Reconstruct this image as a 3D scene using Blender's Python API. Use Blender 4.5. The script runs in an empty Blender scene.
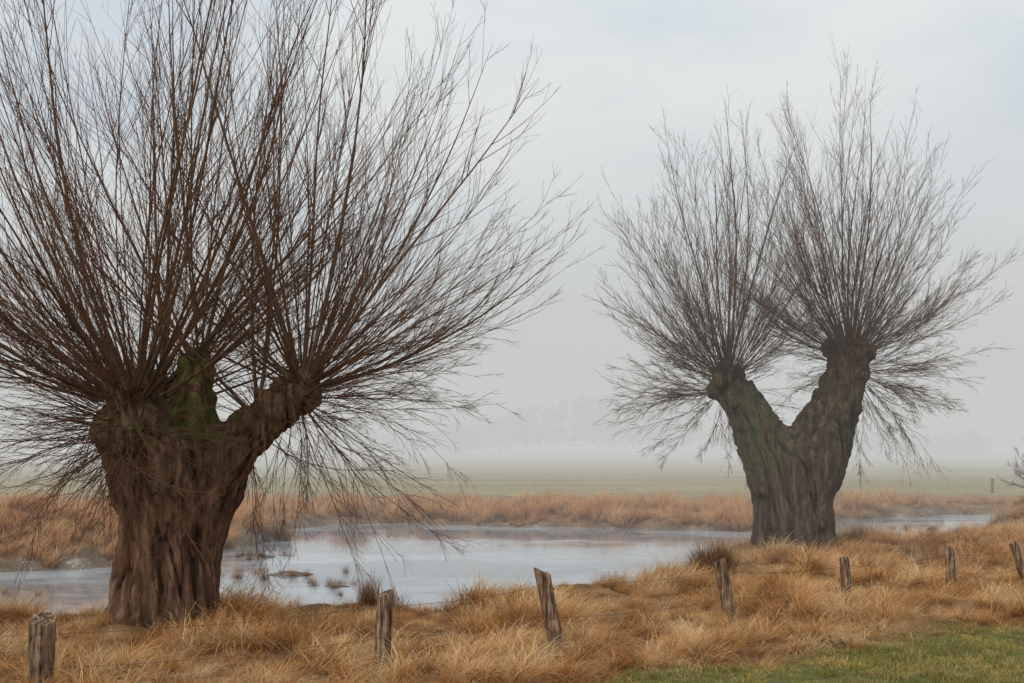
import bpy, math, random
import numpy as np
from mathutils import noise, Vector
R=np.random.default_rng(7); random.seed(7)
S=bpy.context.scene
def link(o):
    S.collection.objects.link(o); return o
def mesh_np(name,V,F,mat=None,attrs=None,smooth=False):
    """V (n,3), F (m,k) uniform polygons"""
    V=np.asarray(V,dtype=np.float32);F=np.asarray(F,dtype=np.int32)
    me=bpy.data.meshes.new(name); me.vertices.add(len(V)); me.vertices.foreach_set('co',V.ravel())
    m,k=F.shape
    me.loops.add(m*k); me.loops.foreach_set('vertex_index',F.ravel())
    me.polygons.add(m); me.polygons.foreach_set('loop_start',np.arange(0,m*k,k,dtype=np.int32))
    me.polygons.foreach_set('loop_total',np.full(m,k,dtype=np.int32))
    me.update(calc_edges=True); me.validate()
    if smooth: me.polygons.foreach_set('use_smooth',np.ones(len(me.polygons),dtype=bool))
    if attrs:
        for a,v in attrs.items():
            at=me.attributes.new(a,'FLOAT','POINT'); at.data.foreach_set('value',np.asarray(v,dtype=np.float32))
    if mat: me.materials.append(mat)
    return me
def norm(a): return a/np.maximum(np.linalg.norm(a,axis=-1,keepdims=True),1e-9)

# ---------------- node helpers
def newmat(n):
    m=bpy.data.materials.new(n); m.use_nodes=True; nt=m.node_tree; nt.nodes.clear()
    out=nt.nodes.new('ShaderNodeOutputMaterial'); return m,nt,out
def L(nt,a,b): nt.links.new(a,b)
def ramp(nt,stops,src):
    r=nt.nodes.new('ShaderNodeValToRGB'); e=r.color_ramp.elements
    while len(e)<len(stops): e.new(0.5)
    for i,(p,c) in enumerate(stops):
        e[i].position=p; e[i].color=(*c,1) if len(c)==3 else c
    L(nt,src,r.inputs[0]); return r.outputs[0]
def mix(nt,f,a,b,mode='MIX'):
    n=nt.nodes.new('ShaderNodeMix'); n.data_type='RGBA'; n.blend_type=mode
    for s,v in ((n.inputs[0],f),(n.inputs[6],a),(n.inputs[7],b)):
        if hasattr(v,'is_linked'): L(nt,v,s)
        else: s.default_value=v if not isinstance(v,tuple) else (*v,1)
    return n.outputs[2]
def math_(nt,op,a,b=0.0,clamp=False):
    n=nt.nodes.new('ShaderNodeMath'); n.operation=op; n.use_clamp=clamp
    for s,v in ((n.inputs[0],a),(n.inputs[1],b)):
        if hasattr(v,'is_linked'): L(nt,v,s)
        else: s.default_value=v
    return n.outputs[0]
def attr(nt,name):
    n=nt.nodes.new('ShaderNodeAttribute'); n.attribute_name=name; return n.outputs['Fac']
def wnoise(nt,scale,detail=4,rough=.55,sc=(1,1,1)):
    g=nt.nodes.new('ShaderNodeNewGeometry'); mp=nt.nodes.new('ShaderNodeMapping'); mp.inputs['Scale'].default_value=sc
    L(nt,g.outputs['Position'],mp.inputs[0]); n=nt.nodes.new('ShaderNodeTexNoise')
    n.inputs['Scale'].default_value=scale;n.inputs['Detail'].default_value=detail;n.inputs['Roughness'].default_value=rough
    L(nt,mp.outputs[0],n.inputs['Vector']); return n.outputs['Fac']
def principled(nt,out,col,rough=.9,bump=None,bstr=.5,bdist=.02,spec=.2):
    p=nt.nodes.new('ShaderNodeBsdfPrincipled'); p.inputs['Specular IOR Level'].default_value=spec
    if hasattr(col,'is_linked'): L(nt,col,p.inputs['Base Color'])
    else: p.inputs['Base Color'].default_value=(*col,1)
    if hasattr(rough,'is_linked'): L(nt,rough,p.inputs['Roughness'])
    else: p.inputs['Roughness'].default_value=rough
    if bump is not None:
        b=nt.nodes.new('ShaderNodeBump'); b.inputs['Strength'].default_value=bstr; b.inputs['Distance'].default_value=bdist
        L(nt,bump,b.inputs['Height']); L(nt,b.outputs[0],p.inputs['Normal'])
    L(nt,p.outputs[0],out.inputs[0]); return p

# ---------------- materials
def bark_mat(name,dark,light,mossc):
    m,nt,out=newmat(name)
    f=wnoise(nt,9,6,.65,(1,1,.12)); g=wnoise(nt,2.2,3,.5,(1,1,.5)); fine=wnoise(nt,40,3,.6,(1,1,.2))
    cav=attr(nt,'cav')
    c=ramp(nt,[(.34,tuple(x*.4 for x in dark)),(.5,dark),(.66,light)],f)
    c=mix(nt,.55,c,ramp(nt,[(.35,(.5,.45,.42)),(.65,(1.2,1.1,1.05))],g),'MULTIPLY')
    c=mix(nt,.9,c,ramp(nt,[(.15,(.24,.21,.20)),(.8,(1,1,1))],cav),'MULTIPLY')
    mo=attr(nt,'moss'); mo=math_(nt,'MULTIPLY',mo,ramp(nt,[(.38,(0,0,0)),(.58,(1,1,1))],wnoise(nt,5,5,.6,(1,1,.5))),True)
    c=mix(nt,math_(nt,'MULTIPLY',mo,.85),c,mossc)
    h=math_(nt,'ADD',f,math_(nt,'MULTIPLY',fine,.3))
    principled(nt,out,c,.92,h,1,.08,.15); return m
bark1=bark_mat('willow_bark',(.15,.084,.053),(.28,.175,.118),(.12,.135,.035))
bark2=bark_mat('willow_bark_b',(.10,.068,.048),(.19,.137,.096),(.085,.095,.042))
def twig_mat(name,a,b):
    m,nt,out=newmat(name)
    t=attr(nt,'rad'); n=wnoise(nt,1.3,2)
    c=mix(nt,ramp(nt,[(.0,(0,0,0)),(1,(1,1,1))],t),a,b)
    c=mix(nt,.5,c,ramp(nt,[(.35,(.6,.6,.6)),(.65,(1.3,1.15,1.0))],n),'MULTIPLY')
    d=nt.nodes.new('ShaderNodeBsdfDiffuse');L(nt,c,d.inputs[0]);L(nt,d.outputs[0],out.inputs[0]); return m
twig1=twig_mat('willow_twig',(.14,.078,.052),(.155,.108,.072))
twig2=twig_mat('willow_twig_b',(.14,.092,.068),(.14,.105,.078))

def blade_mat(name,stops,patch,trans=.25):
    m,nt,out=newmat(name)
    r=attr(nt,'rnd'); oi=nt.nodes.new('ShaderNodeObjectInfo')
    v=math_(nt,'ADD',math_(nt,'MULTIPLY',r,.5),math_(nt,'MULTIPLY',oi.outputs['Random'],.5))
    c=ramp(nt,stops,v)
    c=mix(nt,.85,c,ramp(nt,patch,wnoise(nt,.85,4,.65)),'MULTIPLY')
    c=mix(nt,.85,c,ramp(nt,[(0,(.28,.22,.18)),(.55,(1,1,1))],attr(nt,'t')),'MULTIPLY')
    d=nt.nodes.new('ShaderNodeBsdfDiffuse'); L(nt,c,d.inputs[0]); tr=nt.nodes.new('ShaderNodeBsdfTranslucent'); L(nt,c,tr.inputs[0])
    mx=nt.nodes.new('ShaderNodeMixShader'); mx.inputs[0].default_value=trans
    L(nt,d.outputs[0],mx.inputs[1]);L(nt,tr.outputs[0],mx.inputs[2]);L(nt,mx.outputs[0],out.inputs[0]); return m
dry=blade_mat('dry_grass',[(.1,(.36,.16,.058)),(.35,(.66,.375,.155)),(.65,(.86,.58,.29)),(.95,(.93,.78,.54))],
   [(.34,(.33,.26,.21)),(.45,(.86,.70,.56)),(.56,(1,1,1)),(.68,(1.0,1.12,1.22))])
dryfar=blade_mat('dry_reed',[(.1,(.44,.23,.11)),(.5,(.70,.42,.21)),(.95,(.84,.62,.40))],
   [(.3,(.6,.5,.42)),(.5,(1,.88,.77)),(.7,(1,1.06,1.08))])
green=blade_mat('green_grass',[(.1,(.17,.18,.045)),(.45,(.29,.30,.075)),(.65,(.44,.38,.13)),(.8,(.64,.49,.25))],
   [(.34,(.6,.5,.4)),(.5,(1,.95,.95)),(.65,(1.35,1.12,.95))])
shrubm=blade_mat('shrub_stalk',[(.1,(.15,.08,.04)),(.6,(.32,.17,.08)),(.95,(.50,.30,.15))],[(.3,(.8,.8,.8)),(.7,(1,1,1))])

# ---------------- terrain
near=[(-40,18.4),(-9.1,19.2),(-7,19.4),(-5.0,19.9),(-3.3,20.3),(-1.4,20.9),(-.25,22.2),(1.93,23.8),(3.4,25.4),(5.2,28.6),(6.2,32.2),(9.5,32.9),(11.8,33.6),(15.2,37),(18.9,43.0)]
far=[(24,47),(20.2,49.1),(17.2,48.0),(13.6,45.4),(11.2,41.6),(8.1,40.1),(4.85,40.6),(1.7,41.6),(-1.2,42.4),(-4.2,43.3),(-6.9,43.0),(-8.0,39.6),(-7.6,34.5),(-9.2,29.0),(-12.2,27.6),(-40,27)]
POLY=np.array(near+far)
def sdf(x,y):
    """positive outside the pond"""
    P=np.stack([x,y],-1); d=np.full(x.shape,1e9); ins=np.zeros(x.shape,bool)
    n=len(POLY)
    for i in range(n):
        a=POLY[i];b=POLY[(i+1)%n]; e=b-a; w=P-a
        t=np.clip((w@e)/(e@e),0,1); d=np.minimum(d,np.linalg.norm(w-t[...,None]*e,axis=-1))
        c=((a[1]>P[...,1])!=(b[1]>P[...,1]))&(P[...,0]<(b[0]-a[0])*(P[...,1]-a[1])/(b[1]-a[1]+1e-12)+a[0])
        ins^=c
    return np.where(ins,-d,d)
_ph=R.uniform(0,6.28,(40,3)); 
def fbm(x,y,f0,oct=4):
    s=np.zeros_like(x);a=1.0;f=f0;k=int(f0*10)%7
    for o in range(oct):
        for j in range(3):
            an=_ph[(o*3+j+k)%40,0]; s+=a*np.sin(f*(x*math.cos(an)+y*math.sin(an))+_ph[(o*3+j+k)%40,1]+1.3*np.sin(f*.6*(y*math.cos(an)-x*math.sin(an))+_ph[(o*3+j+k)%40,2]))/3
        a*=.55;f*=1.9
    return s
MOUNDS=[(-12.6,30.8,2.8,1.6,.75),(-16,31.5,3,2,.7),(-7.6,36.5,1.1,1.2,.4),(18.2,38.2,2.6,2.4,.85),(20.5,42,3,3,1.0),(13.2,29.5,4,2.5,.25),(7.4,30.3,1.8,1.2,.12),(-5.4,18,1.6,1.3,.1),(-5,47,4,1.5,.3),(4,45,3,1.4,.3),(13,49,4,1.5,.3)]
# low muddy flats that just break the water surface: (x,y,sx,sy,h)
FLATS=[(-5.4,27.2,1.5,.9,.42),(-3.9,25.0,.9,.45,.38),(-6.9,31.0,1.0,1.3,.42),(-2.2,39.8,2.6,.5,.36),(3.2,38.6,2.2,.4,.34),(13.8,40.5,1.6,.6,.36),(-10.5,24.5,1.4,.4,.37)]
def greenmask(x,y):
    return np.clip((14.1+.58*(x-1.05)+.6*fbm(x,y,1.1,4)-y)/1.0,0,1)
def height(x,y):
    d=sdf(x,y)+.35*fbm(x,y,1.4,3)
    lump=.12*fbm(x,y,2.6,4)+.05*fbm(x,y,.5,2)
    g=greenmask(x,y); fade=np.clip((75-y)/20,.15,1)
    out=.04+lump*fade*(1-.75*g)
    for mx,my,sx,sy,h in MOUNDS: out=out+h*np.exp(-((x-mx)/sx)**2-((y-my)/sy)**2)
    t=np.clip((d+.5)/1.3,0,1); t=t*t*(3-2*t)
    bed=-.6+0*x
    for mx,my,sx,sy,h in FLATS: bed=bed+(h+.05*fbm(x,y,2.4,4))*np.exp(-((x-mx)/sx)**2-((y-my)/sy)**2)
    return bed+(out-bed)*t
def axis(lo,hi,st,ext,g=1.22):
    a=list(np.arange(lo,hi,st)); s=st;v=hi;up=[]
    while v<ext: up.append(v); s*=g; v+=s
    up.append(ext); s=st;v=lo;dn=[]
    while True:
        s*=g;v-=s
        if v<-ext: break
        dn.append(v)
    dn.append(-ext); return np.array(dn[::-1]+a+up)
xs=axis(-24,26,.16,2600);ys=axis(8,58,.16,2600)
X,Y=np.meshgrid(xs,ys); Z=height(X,Y)
nx,ny=len(xs),len(ys); idx=np.arange(nx*ny).reshape(ny,nx)
F=np.stack([idx[:-1,:-1],idx[:-1,1:],idx[1:,1:],idx[1:,:-1]],-1).reshape(-1,4)
D=sdf(X,Y)
m,nt,out=newmat('ground_soil_grass')
mid=wnoise(nt,1.5,5,.65); fine=wnoise(nt,18,4,.7)
litter=ramp(nt,[(.3,(.09,.045,.02)),(.5,(.24,.13,.06)),(.7,(.42,.27,.14))],math_(nt,'ADD',math_(nt,'MULTIPLY',mid,.5),math_(nt,'MULTIPLY',fine,.5)))
mead=ramp(nt,[(.35,(.22,.19,.08)),(.5,(.31,.255,.12)),(.65,(.43,.335,.18))],math_(nt,'ADD',math_(nt,'MULTIPLY',wnoise(nt,.2,5,.6,(.3,1,1)),.6),math_(nt,'MULTIPLY',mid,.4)))
mud=ramp(nt,[(.35,(.09,.06,.04)),(.55,(.22,.17,.13)),(.66,(.5,.48,.46))],math_(nt,'ADD',math_(nt,'MULTIPLY',mid,.5),math_(nt,'MULTIPLY',fine,.5)))
grn=ramp(nt,[(.3,(.07,.07,.02)),(.55,(.14,.14,.045)),(.7,(.28,.21,.11))],fine)
c=mix(nt,attr(nt,'mead'),litter,mead); c=mix(nt,attr(nt,'green'),c,grn); c=mix(nt,attr(nt,'mud'),c,mud)
principled(nt,out,c,.95,math_(nt,'ADD',mid,fine),.6,.05,.1)
gm=mesh_np('ground',np.stack([X,Y,Z],-1).reshape(-1,3),F,m,{'mead':np.clip((Y-52+5*fbm(X,Y,.25,4))/8,0,1).ravel(),'green':greenmask(X,Y).ravel(),'mud':np.clip(1-(D-.0)/.9,0,1).ravel()},True)
link(bpy.data.objects.new('ground',gm))

# water
m,nt,out=newmat('pond_water_ice')
g=wnoise(nt,.3,5,.55,(.4,1,1)); g2=wnoise(nt,2.0,5,.6,(.5,1,1)); s=math_(nt,'ADD',math_(nt,'MULTIPLY',g,.75),math_(nt,'MULTIPLY',g2,.25))
ice=ramp(nt,[(.46,(0,0,0)),(.56,(1,1,1))],s)
col=mix(nt,ice,(.25,.285,.32),ramp(nt,[(.35,(.40,.44,.48)),(.65,(.50,.54,.57))],g2))
rg=math_(nt,'ADD',math_(nt,'MULTIPLY',ice,.12),.03)
wp=principled(nt,out,col,rg,wnoise(nt,6,2,.5),.03,.02,.5); wp.inputs['IOR'].default_value=1.5
wx=np.linspace(-42,26,69);wy=np.linspace(16,52,37);WX,WY=np.meshgrid(wx,wy);ii=np.arange(WX.size).reshape(WX.shape)
wf=np.stack([ii[:-1,:-1],ii[:-1,1:],ii[1:,1:],ii[1:,:-1]],-1).reshape(-1,4)
link(bpy.data.objects.new('pond_water',mesh_np('pond_water',np.stack([WX,WY,np.full_like(WX,-.25)],-1).reshape(-1,3),wf,m)))

# ---------------- grass
def clump(name,mat,n,rad,l0,l1,tilt0,tilt1,bend,width,wind=0.4,seg=5):
    az=R.uniform(0,2*np.pi,n); rr=rad*np.sqrt(R.uniform(0,1,n)); ba=R.uniform(0,2*np.pi,n)
    P=np.stack([rr*np.cos(ba),rr*np.sin(ba),np.full(n,-.05)],-1)
    az=np.where(R.uniform(0,1,n)<wind,R.normal(0,.6,n),az)
    Ln=R.uniform(l0,l1,n); tl=R.uniform(tilt0,tilt1,n); bd=bend*R.uniform(.5,1.4,n)
    w=width*R.uniform(.6,1.3,n); tw=R.normal(0,.5,n)
    V=[];T=[]
    for s in range(seg):
        t=s/(seg-1); ww=w*(1-t**1.5*.85)
        sd=np.stack([-np.sin(az+tw),np.cos(az+tw),0*az],-1)
        V.append(P-sd*ww[:,None]/2);V.append(P+sd*ww[:,None]/2);T+=[np.full(n,t)]*2
        a=tl+bd*t; d=np.stack([np.sin(a)*np.cos(az),np.sin(a)*np.sin(az),np.cos(a)],-1)
        P=P+d*(Ln/(seg-1))[:,None]; P[:,2]=np.maximum(P[:,2],R.uniform(.0,.05,n))
        az=az+R.normal(0,.18,n)
    V=np.stack(V,1);T=np.stack(T,1); k=2*seg; base=np.arange(n)*k
    F=np.concatenate([np.stack([base+2*s,base+2*s+1,base+2*s+3,base+2*s+2],-1) for s in range(seg-1)])
    rnd=np.repeat(R.uniform(0,1,n),k)
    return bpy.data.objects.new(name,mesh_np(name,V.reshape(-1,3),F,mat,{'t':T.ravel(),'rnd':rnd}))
def coll(name,objs):
    c=bpy.data.collections.new(name)
    for o in objs:c.objects.link(o)
    return c
def scatter(name,cl,pts,yaw_mu,yaw_sd,scl):
    n=len(pts); me=bpy.data.meshes.new(name); me.vertices.add(n); me.vertices.foreach_set('co',np.asarray(pts,np.float32).ravel())
    a=me.attributes.new('rot','FLOAT_VECTOR','POINT'); rot=np.stack([R.normal(0,.1,n),R.normal(0,.1,n),R.normal(yaw_mu,yaw_sd,n)],-1); a.data.foreach_set('vector',rot.astype(np.float32).ravel())
    a=me.attributes.new('scl','FLOAT_VECTOR','POINT'); a.data.foreach_set('vector',np.asarray(scl,np.float32).ravel())
    a=me.attributes.new('idx','INT','POINT'); a.data.foreach_set('value',R.integers(0,len(cl.objects),n).astype(np.int32))
    o=link(bpy.data.objects.new(name,me))
    ng=bpy.data.node_groups.new(name+'_scatter','GeometryNodeTree')
    ng.interface.new_socket('Geometry',in_out='INPUT',socket_type='NodeSocketGeometry');ng.interface.new_socket('Geometry',in_out='OUTPUT',socket_type='NodeSocketGeometry')
    gi=ng.nodes.new('NodeGroupInput');go=ng.nodes.new('NodeGroupOutput');ci=ng.nodes.new('GeometryNodeCollectionInfo')
    ci.inputs['Collection'].default_value=cl;ci.inputs['Separate Children'].default_value=True;ci.inputs['Reset Children'].default_value=True
    ip=ng.nodes.new('GeometryNodeInstanceOnPoints');ip.inputs['Pick Instance'].default_value=True
    def na(nm,dt):
        k=ng.nodes.new('GeometryNodeInputNamedAttribute');k.data_type=dt;k.inputs['Name'].default_value=nm;return k.outputs[0]
    l=ng.links.new
    l(gi.outputs[0],ip.inputs['Points']);l(ci.outputs[0],ip.inputs['Instance']);l(na('idx','INT'),ip.inputs['Instance Index'])
    l(na('rot','FLOAT_VECTOR'),ip.inputs['Rotation']);l(na('scl','FLOAT_VECTOR'),ip.inputs['Scale']);l(ip.outputs[0],go.inputs[0])
    md=o.modifiers.new('scatter','NODES');md.node_group=ng; return o
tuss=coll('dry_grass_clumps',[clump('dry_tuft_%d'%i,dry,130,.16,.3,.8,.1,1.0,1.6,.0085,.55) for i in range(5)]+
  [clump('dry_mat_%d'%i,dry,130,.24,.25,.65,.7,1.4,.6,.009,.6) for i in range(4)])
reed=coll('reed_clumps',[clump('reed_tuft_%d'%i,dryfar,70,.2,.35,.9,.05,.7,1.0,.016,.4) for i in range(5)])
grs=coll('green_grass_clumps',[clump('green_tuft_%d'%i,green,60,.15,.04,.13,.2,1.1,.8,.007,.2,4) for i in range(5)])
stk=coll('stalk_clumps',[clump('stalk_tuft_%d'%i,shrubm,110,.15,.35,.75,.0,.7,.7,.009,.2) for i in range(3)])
def pts(x0,x1,y0,y1,dens,keep):
    n=int((x1-x0)*(y1-y0)*dens); x=R.uniform(x0,x1,n);y=R.uniform(y0,y1,n); k=keep(x,y); x=x[k];y=y[k]
    return np.stack([x,y,height(x,y)-.02],-1)
def sc(n,p,lo,hi,f=.35):
    s=R.uniform(lo,hi,n); 
    if p is not None: s=s*(1+f*fbm(p[:,0],p[:,1],1.3,3))
    s=np.clip(s,.25,3); return np.stack([s,s,s*R.uniform(.8,1.15,n)],-1)
def thin(x,y):  # patchiness
    return R.uniform(0,1,len(x))< .85+.4*fbm(x,y,1.0,3)
nX=[n_[0] for n_ in near];nY=[n_[1] for n_ in near]
k1=lambda x,y:(sdf(x,y)+.3*fbm(x,y,1.4,2)>.25)&(R.uniform(0,1,len(x))>np.clip(greenmask(x,y)*1.5,0,.993))&(((x-7.43)**2+(y-30.3)**2)>1.0)&(((x+5.4)**2+(y-18)**2)>.7)&thin(x,y)&(np.abs(x)<.5*y+4)&(y<36+.6*np.maximum(x,0))
p=pts(-14,22,10,44,14,lambda x,y:k1(x,y)&(y<np.interp(x,nX,nY)+.3))
ss=sc(len(p),p,.55,1.0,.5)*(1-.55*np.clip(greenmask(p[:,0],p[:,1])*1.5,0,1))[:,None]
scatter('dry_grass',tuss,p,-.3,.8,ss)
p2=pts(-36,34,26,60,7.5,lambda x,y:(sdf(x,y)+.45*fbm(x,y,1.4,3)>.3)&(y>np.interp(x,nX,nY)+.3)&(np.abs(x)<.52*y+4)&(R.uniform(0,1,len(x))<np.clip((53+4*fbm(x,y,.35,4)-y)/8,0,1)**1.3))
ff=np.clip((58-p2[:,1])/8,.35,1)[:,None]
scatter('dry_reeds',reed,p2,0,1.2,sc(len(p2),p2,.55,1.05,.6)*ff)
p3=pts(-3,15,9.5,23,65,lambda x,y:(greenmask(x,y)>R.uniform(0,.8,len(x)))&(np.abs(x)<.5*y+2)&(R.uniform(0,1,len(x))<.85+.5*fbm(x,y,2.0,3)))
scatter('green_grass',grs,p3,0,2,sc(len(p3),p3,.6,1.2,.3))
q=[]
for cx,cy,r,n,s_ in [(4.2,24.2,.34,22,1.15),(2.0,23.7,.2,7,.9),(-3.9,25.2,1.2,9,.45),(-5.4,27.2,1.4,12,.5),(-6.9,31,1.1,9,.5),(-2.9,23.2,.8,5,.35),(-7.6,36.2,.8,10,1),(-2.2,39.8,2.5,9,.4),(10.2,27.8,.6,8,.8),(12.6,26.5,.7,8,.8),(3.2,21.5,.3,5,.8),(-2.6,19.4,.4,5,.8),(9.3,31.2,.5,8,1.0),(-10.5,24.5,1.3,7,.4),(13.8,40.5,1.3,8,.6)]:
    for _ in range(n):
        x=cx+R.normal(0,r*.6);y=cy+R.normal(0,r*.45);q.append((x,y,max(height(np.array([x]),np.array([y]))[0],-.3)-.02,s_))
q=np.array(q); scatter('brown_sedge',stk,q[:,:3],0,2,sc(len(q),None,.8,1.15)*q[:,3:4])

# ---------------- trees
def tubes(P,Rd,k):
    B,n,_=P.shape; T=np.zeros_like(P); T[:,1:-1]=P[:,2:]-P[:,:-2];T[:,0]=P[:,1]-P[:,0];T[:,-1]=P[:,-1]-P[:,-2];T=norm(T)
    ref=norm(np.cross(T[:,0],R.normal(0,1,(B,3))))[:,None,:]
    n1=norm(ref-(ref*T).sum(-1,keepdims=True)*T); n2=np.cross(T,n1)
    a=np.arange(k)*2*np.pi/k
    V=P[:,:,None,:]+Rd[:,:,None,None]*(np.cos(a)[None,None,:,None]*n1[:,:,None,:]+np.sin(a)[None,None,:,None]*n2[:,:,None,:])
    id_=np.arange(B*n*k).reshape(B,n,k); j=np.roll(id_,-1,axis=2)
    F=np.stack([id_[:,:-1],j[:,:-1],j[:,1:],id_[:,1:]],-1).reshape(-1,4)
    return V.reshape(-1,3),F,np.repeat(Rd.reshape(-1),k)
def grow(P0,D0,Ln,n,up,jit,droop=0):
    P=[P0];d=norm(D0);p=P0; st=(Ln/(n-1))[:,None]; bias=R.normal(0,jit*.6,D0.shape)
    for i in range(n-1):
        p=p+d*st;P.append(p)
        u=np.zeros_like(d);u[:,2]=up-droop*(i/(n-1))
        d=norm(d+u+bias+R.normal(0,jit,d.shape))
    return np.stack(P,1)
def spawn(P,Ln,cnt,t0,t1,a0,a1,l0,l1):
    B,n,_=P.shape; b=np.repeat(np.arange(B),cnt); t=R.uniform(t0,t1,len(b)); f=t*(n-1); i=np.minimum(f.astype(int),n-2); fr=(f-i)[:,None]
    pos=P[b,i]*(1-fr)+P[b,i+1]*fr; T=norm(P[b,i+1]-P[b,i]); side=norm(np.cross(T,R.normal(0,1,T.shape)))
    a=R.uniform(a0,a1,len(b))[:,None]; D=T*np.cos(a)+side*np.sin(a)
    return b,t,pos,D,Ln[b]*R.uniform(l0,l1,len(b))*(1.15-.75*t)
def crown(name,mat,srcs,rbase,rtip,lvl2,lvl3,parent,base):
    Vs=[];Fs=[];As=[];off=0
    def add(P,Rd,k):
        nonlocal off
        V,F,a=tubes(P,Rd,k);Vs.append(V);Fs.append(F+off);As.append(a);off+=len(V)
    for c,r,n,bias,kind,ea,eb in srcs:
        c=np.array(c)+base; bias=np.array(bias)
        g=R.normal(0,1,(n,3)); g[:,1]*=.85; d=norm(norm(g)+bias)
        if kind=='rod':
            lo=d[:,2]<.2; d[lo,2]=np.abs(d[lo,2])*.8+.2; d=norm(d)
            env=1/np.sqrt((d[:,0]**2+d[:,1]**2)/ea**2+d[:,2]**2/eb**2)
            Ln=env*(1-.40*R.uniform(0,1,n)**2)
            P=grow(c+d*r*R.uniform(.3,.95,(n,1)),d,Ln,18,.034,.020)
            r0=rbase*(.3+.9*R.uniform(0,1,n)**2)*Ln/eb; c2,c3=lvl2,lvl3
        elif kind=='thin':
            Ln=eb*R.uniform(.22,.5,n); P=grow(c+d*r*R.uniform(.5,1,(n,1)),d,Ln,12,.035,.05,.09); r0=rbase*R.uniform(.12,.23,n); c2,c3=lvl2,lvl3
        else: # short wild shoots over the head
            Ln=R.uniform(.4,1.6,n); P=grow(c+d*r*R.uniform(.8,1.05,(n,1)),d,Ln,8,.02,.12,.14); r0=R.uniform(.003,.008,n); c2,c3=3,1
        t=np.linspace(0,1,P.shape[1])[None]
        Rd=r0[:,None]*(1-t)**.9+rtip+ (r0[:,None]*.5*np.exp(-t*25) if kind=='rod' else 0)
        add(P,Rd,5 if kind=='rod' else 4)
        b,tt,p0,d0,l2=spawn(P,Ln,c2,.15 if kind=='rod' else .15,.97,.2,.58,.16,.45)
        P2=grow(p0,d0,l2,8,.060 if kind=='rod' else .0,.045, 0 if kind=='rod' else .08)
        rr=np.minimum(r0[b]*(1-tt)*.5+.0015,.008)
        t=np.linspace(0,1,8)[None]; add(P2,rr[:,None]*(1-t)+rtip,3)
        if c3:
            b,tt,p0,d0,l3=spawn(P2,np.maximum(l2,.5),c3,.15,.95,.25,.7,.25,.55)
            P3=grow(p0,d0,l3,5,.05 if kind=='rod' else 0,.06, 0 if kind=='rod' else .1)
            t=np.linspace(0,1,5)[None]; add(P3,.001*(1-t)+rtip*.85+0*l3[:,None],3)
    V=np.concatenate(Vs);F=np.concatenate(Fs);A=np.concatenate(As)
    o=link(bpy.data.objects.new(name,mesh_np(name,V-base,F,mat,{'rad':np.clip(A/.04,0,1)},True)))
    o.parent=parent; return o
def trunk(name,mat,paths,burls,parent,base,vox,mossf,seed):
    import bmesh
    bm=bmesh.new()
    from mathutils import Matrix
    for pth in paths:
        for (a,b) in zip(pth[:-1],pth[1:]):
            pa,ra=Vector(a[:3]),a[3];pb,rb=Vector(b[:3]),b[3]; n=max(2,int((pb-pa).length/(.12*max(.3,min(ra,rb))*2)))
            for i in range(n+1):
                t=i/n; bmesh.ops.create_icosphere(bm,subdivisions=3,radius=ra+(rb-ra)*t,matrix=Matrix.Translation(pa.lerp(pb,t)))
    for (x,y,z,r) in burls: bmesh.ops.create_icosphere(bm,subdivisions=2,radius=r,matrix=Matrix.Translation((x,y,z)))
    me=bpy.data.meshes.new('tmp');bm.to_mesh(me);bm.free();o=bpy.data.objects.new('tmp',me);link(o)
    r=o.modifiers.new('r','REMESH');r.mode='VOXEL';r.voxel_size=vox
    s=o.modifiers.new('s','SMOOTH');s.iterations=8;s.factor=.6
    dg=bpy.context.evaluated_depsgraph_get();dg.update()
    me2=bpy.data.meshes.new_from_object(o.evaluated_get(dg)); bpy.data.objects.remove(o)
    n=len(me2.vertices);co=np.empty(n*3,np.float32);me2.vertices.foreach_get('co',co);co=co.reshape(-1,3)
    no=np.array([v.normal[:] for v in me2.vertices]); cav=np.zeros(n);moss=np.zeros(n);dd=np.zeros(n)
    for i in range(n):
        x,y,z=co[i]; a=z*.22; xx=x*math.cos(a)-y*math.sin(a);yy=x*math.sin(a)+y*math.cos(a)
        w=.10*noise.noise((x*1.5,y*1.5,z*1.2+seed)); xx+=w; yy-=w
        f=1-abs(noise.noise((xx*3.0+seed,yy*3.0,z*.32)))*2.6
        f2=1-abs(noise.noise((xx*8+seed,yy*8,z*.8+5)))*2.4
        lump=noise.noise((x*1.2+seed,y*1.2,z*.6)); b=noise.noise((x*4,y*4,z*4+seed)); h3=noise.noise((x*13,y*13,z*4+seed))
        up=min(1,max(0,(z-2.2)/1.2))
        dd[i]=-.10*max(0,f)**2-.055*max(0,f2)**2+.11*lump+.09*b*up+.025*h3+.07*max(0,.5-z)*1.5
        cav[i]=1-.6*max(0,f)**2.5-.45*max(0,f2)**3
        moss[i]=mossf(x,y,z,no[i])
    co=co+no*dd[:,None]; me2.vertices.foreach_set('co',co.astype(np.float32).ravel()); me2.update()
    for a,v in(('cav',cav),('moss',moss)):
        at=me2.attributes.new(a,'FLOAT','POINT');at.data.foreach_set('value',v.astype(np.float32))
    me2.materials.clear();me2.materials.append(mat); me2.name=name
    me2.polygons.foreach_set('use_smooth',np.ones(len(me2.polygons),dtype=bool))
    o=link(bpy.data.objects.new(name,me2));o.parent=parent;return o
def sstep(a,b,x): t=min(1,max(0,(x-a)/(b-a)));return t*t*(3-2*t)

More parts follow.
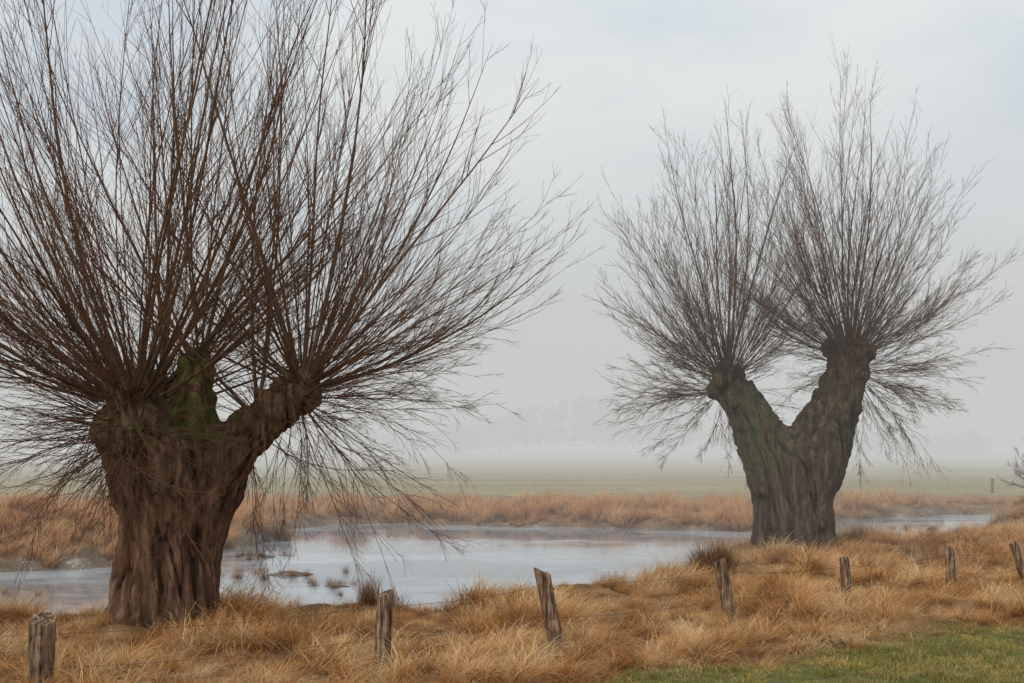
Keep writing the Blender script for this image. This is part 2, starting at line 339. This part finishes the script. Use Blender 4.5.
b1=np.array([-5.4,18.0,0.0]); e1=link(bpy.data.objects.new('pollard_willow_tree',None));e1.location=b1
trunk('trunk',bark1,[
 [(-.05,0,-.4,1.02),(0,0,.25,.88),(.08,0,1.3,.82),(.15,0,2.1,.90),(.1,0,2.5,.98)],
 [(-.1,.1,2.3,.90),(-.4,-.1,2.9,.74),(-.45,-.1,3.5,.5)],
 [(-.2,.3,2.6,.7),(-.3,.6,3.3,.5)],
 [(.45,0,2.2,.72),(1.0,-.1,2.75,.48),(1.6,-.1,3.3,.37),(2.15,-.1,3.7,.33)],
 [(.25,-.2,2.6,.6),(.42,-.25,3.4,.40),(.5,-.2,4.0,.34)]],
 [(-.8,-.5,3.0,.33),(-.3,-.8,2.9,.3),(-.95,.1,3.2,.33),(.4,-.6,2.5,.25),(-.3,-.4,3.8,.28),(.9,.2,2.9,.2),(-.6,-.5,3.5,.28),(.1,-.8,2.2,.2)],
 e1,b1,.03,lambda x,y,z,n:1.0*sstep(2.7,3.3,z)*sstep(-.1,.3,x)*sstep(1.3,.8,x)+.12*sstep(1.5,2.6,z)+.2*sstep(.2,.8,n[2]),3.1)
crown('branches',twig1,[
 ((-.5,-.1,3.4),.6,92,(-.30,-.1,.70),'rod',6.0,9.2),
 ((-.3,.6,3.4),.4,28,(-.1,.5,.75),'rod',5.5,8.8),
 ((.5,-.2,3.95),.28,18,(.1,0,1.1),'rod',5,8.4),
 ((2.1,-.1,3.7),.33,62,(.36,0,.72),'rod',4.8,8.4),
 ((1.4,-.1,3.25),.3,8,(.2,0,1.1),'rod',5,8.4),
 ((-.6,-.4,3.2),.7,44,(-.6,-.3,-.05),'thin',0,7.6),
 ((2.0,-.1,3.6),.35,66,(.65,0,-.1),'thin',0,7.4),
 ((1.3,-.1,3.1),.35,9,(.4,-.2,-.2),'thin',0,6.8),
 ((-.45,-.3,3.1),.8,360,(0,-.5,-.2),'shoot',0,0),
 ((1.5,-.1,3.2),.35,50,(0,-.2,.1),'shoot',0,0)],
 .041,.0018,13,4,e1,b1)

b2=np.array([7.43,30.3,0.0]); e2=link(bpy.data.objects.new('pollard_willow_tree.001',None));e2.location=b2
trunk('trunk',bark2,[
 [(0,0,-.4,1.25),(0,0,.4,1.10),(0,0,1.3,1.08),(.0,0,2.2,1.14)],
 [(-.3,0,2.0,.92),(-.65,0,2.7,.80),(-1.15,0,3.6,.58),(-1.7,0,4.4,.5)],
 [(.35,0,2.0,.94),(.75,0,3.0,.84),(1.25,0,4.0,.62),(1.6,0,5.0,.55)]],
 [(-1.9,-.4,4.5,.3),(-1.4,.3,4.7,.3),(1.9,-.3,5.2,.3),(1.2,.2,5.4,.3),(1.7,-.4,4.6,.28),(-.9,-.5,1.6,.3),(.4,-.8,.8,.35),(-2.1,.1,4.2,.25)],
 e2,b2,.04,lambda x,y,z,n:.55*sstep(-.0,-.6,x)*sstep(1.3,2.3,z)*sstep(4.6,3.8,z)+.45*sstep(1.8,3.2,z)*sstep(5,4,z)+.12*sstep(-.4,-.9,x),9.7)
crown('branches',twig2,[
 ((-1.7,0,4.5),.5,88,(-.18,0,.78),'rod',3.9,7.8),
 ((1.6,0,5.1),.55,112,(.04,0,.78),'rod',4.1,7.6),
 ((-1.8,0,4.2),.6,64,(-.6,0,.1),'thin',0,6.2),
 ((1.7,0,4.7),.6,74,(.6,0,.05),'thin',0,6.4),
 ((1.5,0,5.0),.6,110,(0,-.2,.1),'shoot',0,0),((-1.7,0,4.3),.6,80,(0,-.2,.1),'shoot',0,0)],
 .033,.0023,15,4,e2,b2)

# shrub at the right side of the far bank
e3=link(bpy.data.objects.new('bare_shrub',None));b3=np.array([20.6,44.5,.9]);e3.location=b3
crown('stems',twig2,[((0,0,0),.5,60,(0,0,.9),'rod',1.3,2.4),((1.2,.6,0),.5,50,(0,0,.9),'rod',1.5,2.6)],.016,.003,10,3,e3,b3)

# ---------------- fence
m,nt,out=newmat('weathered_wood')
tc=nt.nodes.new('ShaderNodeTexCoord');mp=nt.nodes.new('ShaderNodeMapping');mp.inputs['Scale'].default_value=(1,1,.12);L(nt,tc.outputs['Object'],mp.inputs[0])
nz=nt.nodes.new('ShaderNodeTexNoise');nz.inputs['Scale'].default_value=28;nz.inputs['Detail'].default_value=6;L(nt,mp.outputs[0],nz.inputs[0]);w=nz.outputs['Fac']
c=ramp(nt,[(.33,(.035,.022,.015)),(.5,(.18,.112,.07)),(.68,(.38,.27,.185))],w)
c=mix(nt,.7,c,ramp(nt,[(.4,(.6,.55,.5)),(.6,(1.1,1.1,1.1))],wnoise(nt,9,4)),'MULTIPLY')
principled(nt,out,c,.9,w,1,.02,.15);wood=m
m,nt,out=newmat('rusty_wire');principled(nt,out,(.12,.085,.06),.7);wire=m
fence=link(bpy.data.objects.new('wire_fence',None))
PO=[(-9.6,11.9,1.0,.11,.05,0),(-5.3,13.05,.95,.145,.03,.02),(-1.66,14.95,1.0,.11,.04,.0),(.66,15.7,1.10,.115,-.24,.02),(3.42,17.95,1.04,.105,-.2,0),(5.77,20.0,.84,.09,.0,.03),(8.38,22.1,.86,.10,.02,0),(10.1,22.7,.92,.09,-.2,.02),(12.6,24.4,.9,.08,.03,0),(26.4,63,.75,.09,.05,0)]
tops=[]
for i,(x,y,h,r,lean,ly) in enumerate(PO):
    z0=height(np.array([x]),np.array([y]))[0]; K=20;n=26;V=[];split=R.uniform(0,6.28)
    for s in range(n):
        t=s/(n-1)
        for k in range(K):
            a=2*math.pi*k/K; rr=r*(1.02-.12*t)*(1+.16*noise.noise((math.cos(a)*1.2+i*7,math.sin(a)*1.2,t*1.2))+.13*noise.noise((math.cos(a)*4+i*3,math.sin(a)*4,t*2.5)))
            rr*=1-.3*math.exp(-((math.atan2(math.sin(a-split),math.cos(a-split)))/.22)**2)*(.4+.6*t)
            z=-.35+(h+.35)*t
            if s>=n-3: z+=math.cos(a-split-1)*r*.5*(s-(n-3))/2*.8+.03*noise.noise((a*2,i,3))
            V.append((rr*math.cos(a)+lean*z+.02*math.sin(t*4+i),rr*math.sin(a)*.9+ly*z,z))
    V.append((lean*h,ly*h,h-.03));F=[(s*K+k,s*K+(k+1)%K,(s+1)*K+(k+1)%K,(s+1)*K+k) for s in range(n-1) for k in range(K)]+[((n-1)*K+k,(n-1)*K+(k+1)%K,n*K) for k in range(K)]
    far_post=(i==len(PO)-1)
    me=bpy.data.meshes.new('post');me.from_pydata(V,[],F);me.materials.append(wood);me.update()
    for pl in me.polygons: pl.use_smooth=pl.index<(n-1)*K
    o=link(bpy.data.objects.new('wooden_post' if far_post else 'post_%d'%(i+1),me));o.location=(x,y,z0)
    if not far_post:
        o.parent=fence; tops.append((x,y,z0,lean,ly,r,h))
def wiremesh(fr,sag,nm):
    Ps=[]
    for a,b in zip(tops[:-1],tops[1:]):
        ha=a[6]*fr;hb=b[6]*fr
        A=np.array([a[0]+a[3]*ha,a[1]+a[4]*ha-a[5]*.9,a[2]+ha]);B=np.array([b[0]+b[3]*hb,b[1]+b[4]*hb-b[5]*.9,b[2]+hb])
        t=np.linspace(0,1,24)[:,None];P=A*(1-t)+B*t;P[:,2]-=(sag*4*t*(1-t))[:,0];Ps.append(P)
    P=np.stack(Ps);V,F,_=tubes(P,np.full(P.shape[:2],.0026),4)
    bp=[];
    for pp in Ps:
        for q_ in np.linspace(.03,.97,22):
            f=q_*23;i=int(f);c_=pp[i]+(pp[min(i+1,23)]-pp[i])*(f-i);d=R.normal(0,1,3);d/=np.linalg.norm(d);bp.append([c_-d*.02,c_+d*.02])
    V2,F2,_=tubes(np.array(bp),np.full((len(bp),2),.002),4)
    o=link(bpy.data.objects.new(nm,mesh_np(nm,np.concatenate([V,V2]),np.concatenate([F,F2+len(V)]),wire)));o.parent=fence
wiremesh(.84,.05,'barbed_wire_top');wiremesh(.45,.06,'barbed_wire_low')

# ---------------- distant tree line
V=[];
def blob(cx,cy,h,w,n):
    g=R.normal(0,1,(n,3));g=norm(g)*R.uniform(.2,1,(n,1))**.4*np.array([w,w,h*.42])+np.array([cx,cy,h*.58]); g[:,2]=np.maximum(g[:,2],.1)
    s=R.uniform(.25,.7,(n,1,1));t=g[:,None,:]+R.normal(0,1,(n,3,3))*s;V.append(t.reshape(-1,3))
for i in range(64):
    x=R.uniform(-60,95); e=math.exp(-((x-17)/24)**2); blob(x,R.uniform(215,250),3+9*e+R.uniform(-1,1.5),R.uniform(4,7),420)
V=np.concatenate(V);F=np.arange(len(V)).reshape(-1,3)
m,nt,out=newmat('distant_trees');principled(nt,out,(.06,.055,.045),.95)
link(bpy.data.objects.new('distant_tree_line',mesh_np('distant_tree_line',V,F,m)))

# ---------------- mist (homogeneous medium: absorbs, and glows in place of scattered daylight)
def mist(nm,x0,x1,y0,y1,z0,z1,sig,col):
    m,nt,out=newmat(nm);ab=nt.nodes.new('ShaderNodeVolumeAbsorption');ab.inputs['Color'].default_value=(0,0,0,1);ab.inputs['Density'].default_value=sig
    em=nt.nodes.new('ShaderNodeEmission');em.inputs[0].default_value=(*col,1);em.inputs[1].default_value=sig
    ad=nt.nodes.new('ShaderNodeAddShader');L(nt,ab.outputs[0],ad.inputs[0]);L(nt,em.outputs[0],ad.inputs[1]);L(nt,ad.outputs[0],out.inputs['Volume'])
    v=[(x,y,z) for z in(z0,z1) for y in(y0,y1) for x in(x0,x1)]
    me=bpy.data.meshes.new(nm);me.from_pydata(v,[],[(0,2,3,1),(4,5,7,6),(0,1,5,4),(2,6,7,3),(0,4,6,2),(1,3,7,5)]);me.materials.append(m);me.update()
    link(bpy.data.objects.new(nm,me))
fc=(.59,.597,.585)
mist('mist',-1500,1500,23.5,1600,-5,45,.0066,fc)
mist('mist_bank',-1400,1400,80,1500,-4,20,.0095,fc)

# ---------------- sky
W=bpy.data.worlds.new('World');S.world=W;W.use_nodes=True;nt=W.node_tree;nt.nodes.clear()
out=nt.nodes.new('ShaderNodeOutputWorld');sky=nt.nodes.new('ShaderNodeTexSky');sky.sky_type='NISHITA';sky.sun_disc=False
sky.sun_elevation=math.radians(30);sky.sun_rotation=math.radians(215)
b1_=nt.nodes.new('ShaderNodeBackground');b1_.inputs[1].default_value=.08;L(nt,sky.outputs[0],b1_.inputs[0])
tc=nt.nodes.new('ShaderNodeTexCoord');mp=nt.nodes.new('ShaderNodeMapping');mp.inputs['Scale'].default_value=(1,1,2.6);L(nt,tc.outputs['Generated'],mp.inputs[0])
nz=nt.nodes.new('ShaderNodeTexNoise');nz.inputs['Scale'].default_value=2.3;nz.inputs['Detail'].default_value=5;nz.inputs['Roughness'].default_value=.5;L(nt,mp.outputs[0],nz.inputs[0])
cl=ramp(nt,[(.36,(.58,.70,.85)),(.5,(.79,.88,.95)),(.62,(.97,1.0,1.0))],nz.outputs['Fac'])
b2_=nt.nodes.new('ShaderNodeBackground');b2_.inputs[1].default_value=1.06;L(nt,cl,b2_.inputs[0])
mx=nt.nodes.new('ShaderNodeMixShader');mx.inputs[0].default_value=.9;L(nt,b1_.outputs[0],mx.inputs[1]);L(nt,b2_.outputs[0],mx.inputs[2]);L(nt,mx.outputs[0],out.inputs[0])
sd=bpy.data.lights.new('sun','SUN');sd.energy=1.5;sd.angle=math.radians(12);sd.color=(1,.91,.80)
so=link(bpy.data.objects.new('sun',sd));az=math.radians(215);el=math.radians(30)
dv=Vector((math.sin(az)*math.cos(el),math.cos(az)*math.cos(el),math.sin(el)));so.rotation_euler=dv.to_track_quat('Z','Y').to_euler()

cd=bpy.data.cameras.new('camera');cd.lens=40;cd.sensor_width=36;cd.clip_end=6000
co=link(bpy.data.objects.new('camera',cd));co.location=(0,0,2.9);co.rotation_euler=(math.radians(94.97),0,0);S.camera=co
S.view_settings.view_transform='Standard';S.view_settings.look='None';S.view_settings.exposure=0
print('grass',len(p),len(p2),len(p3))
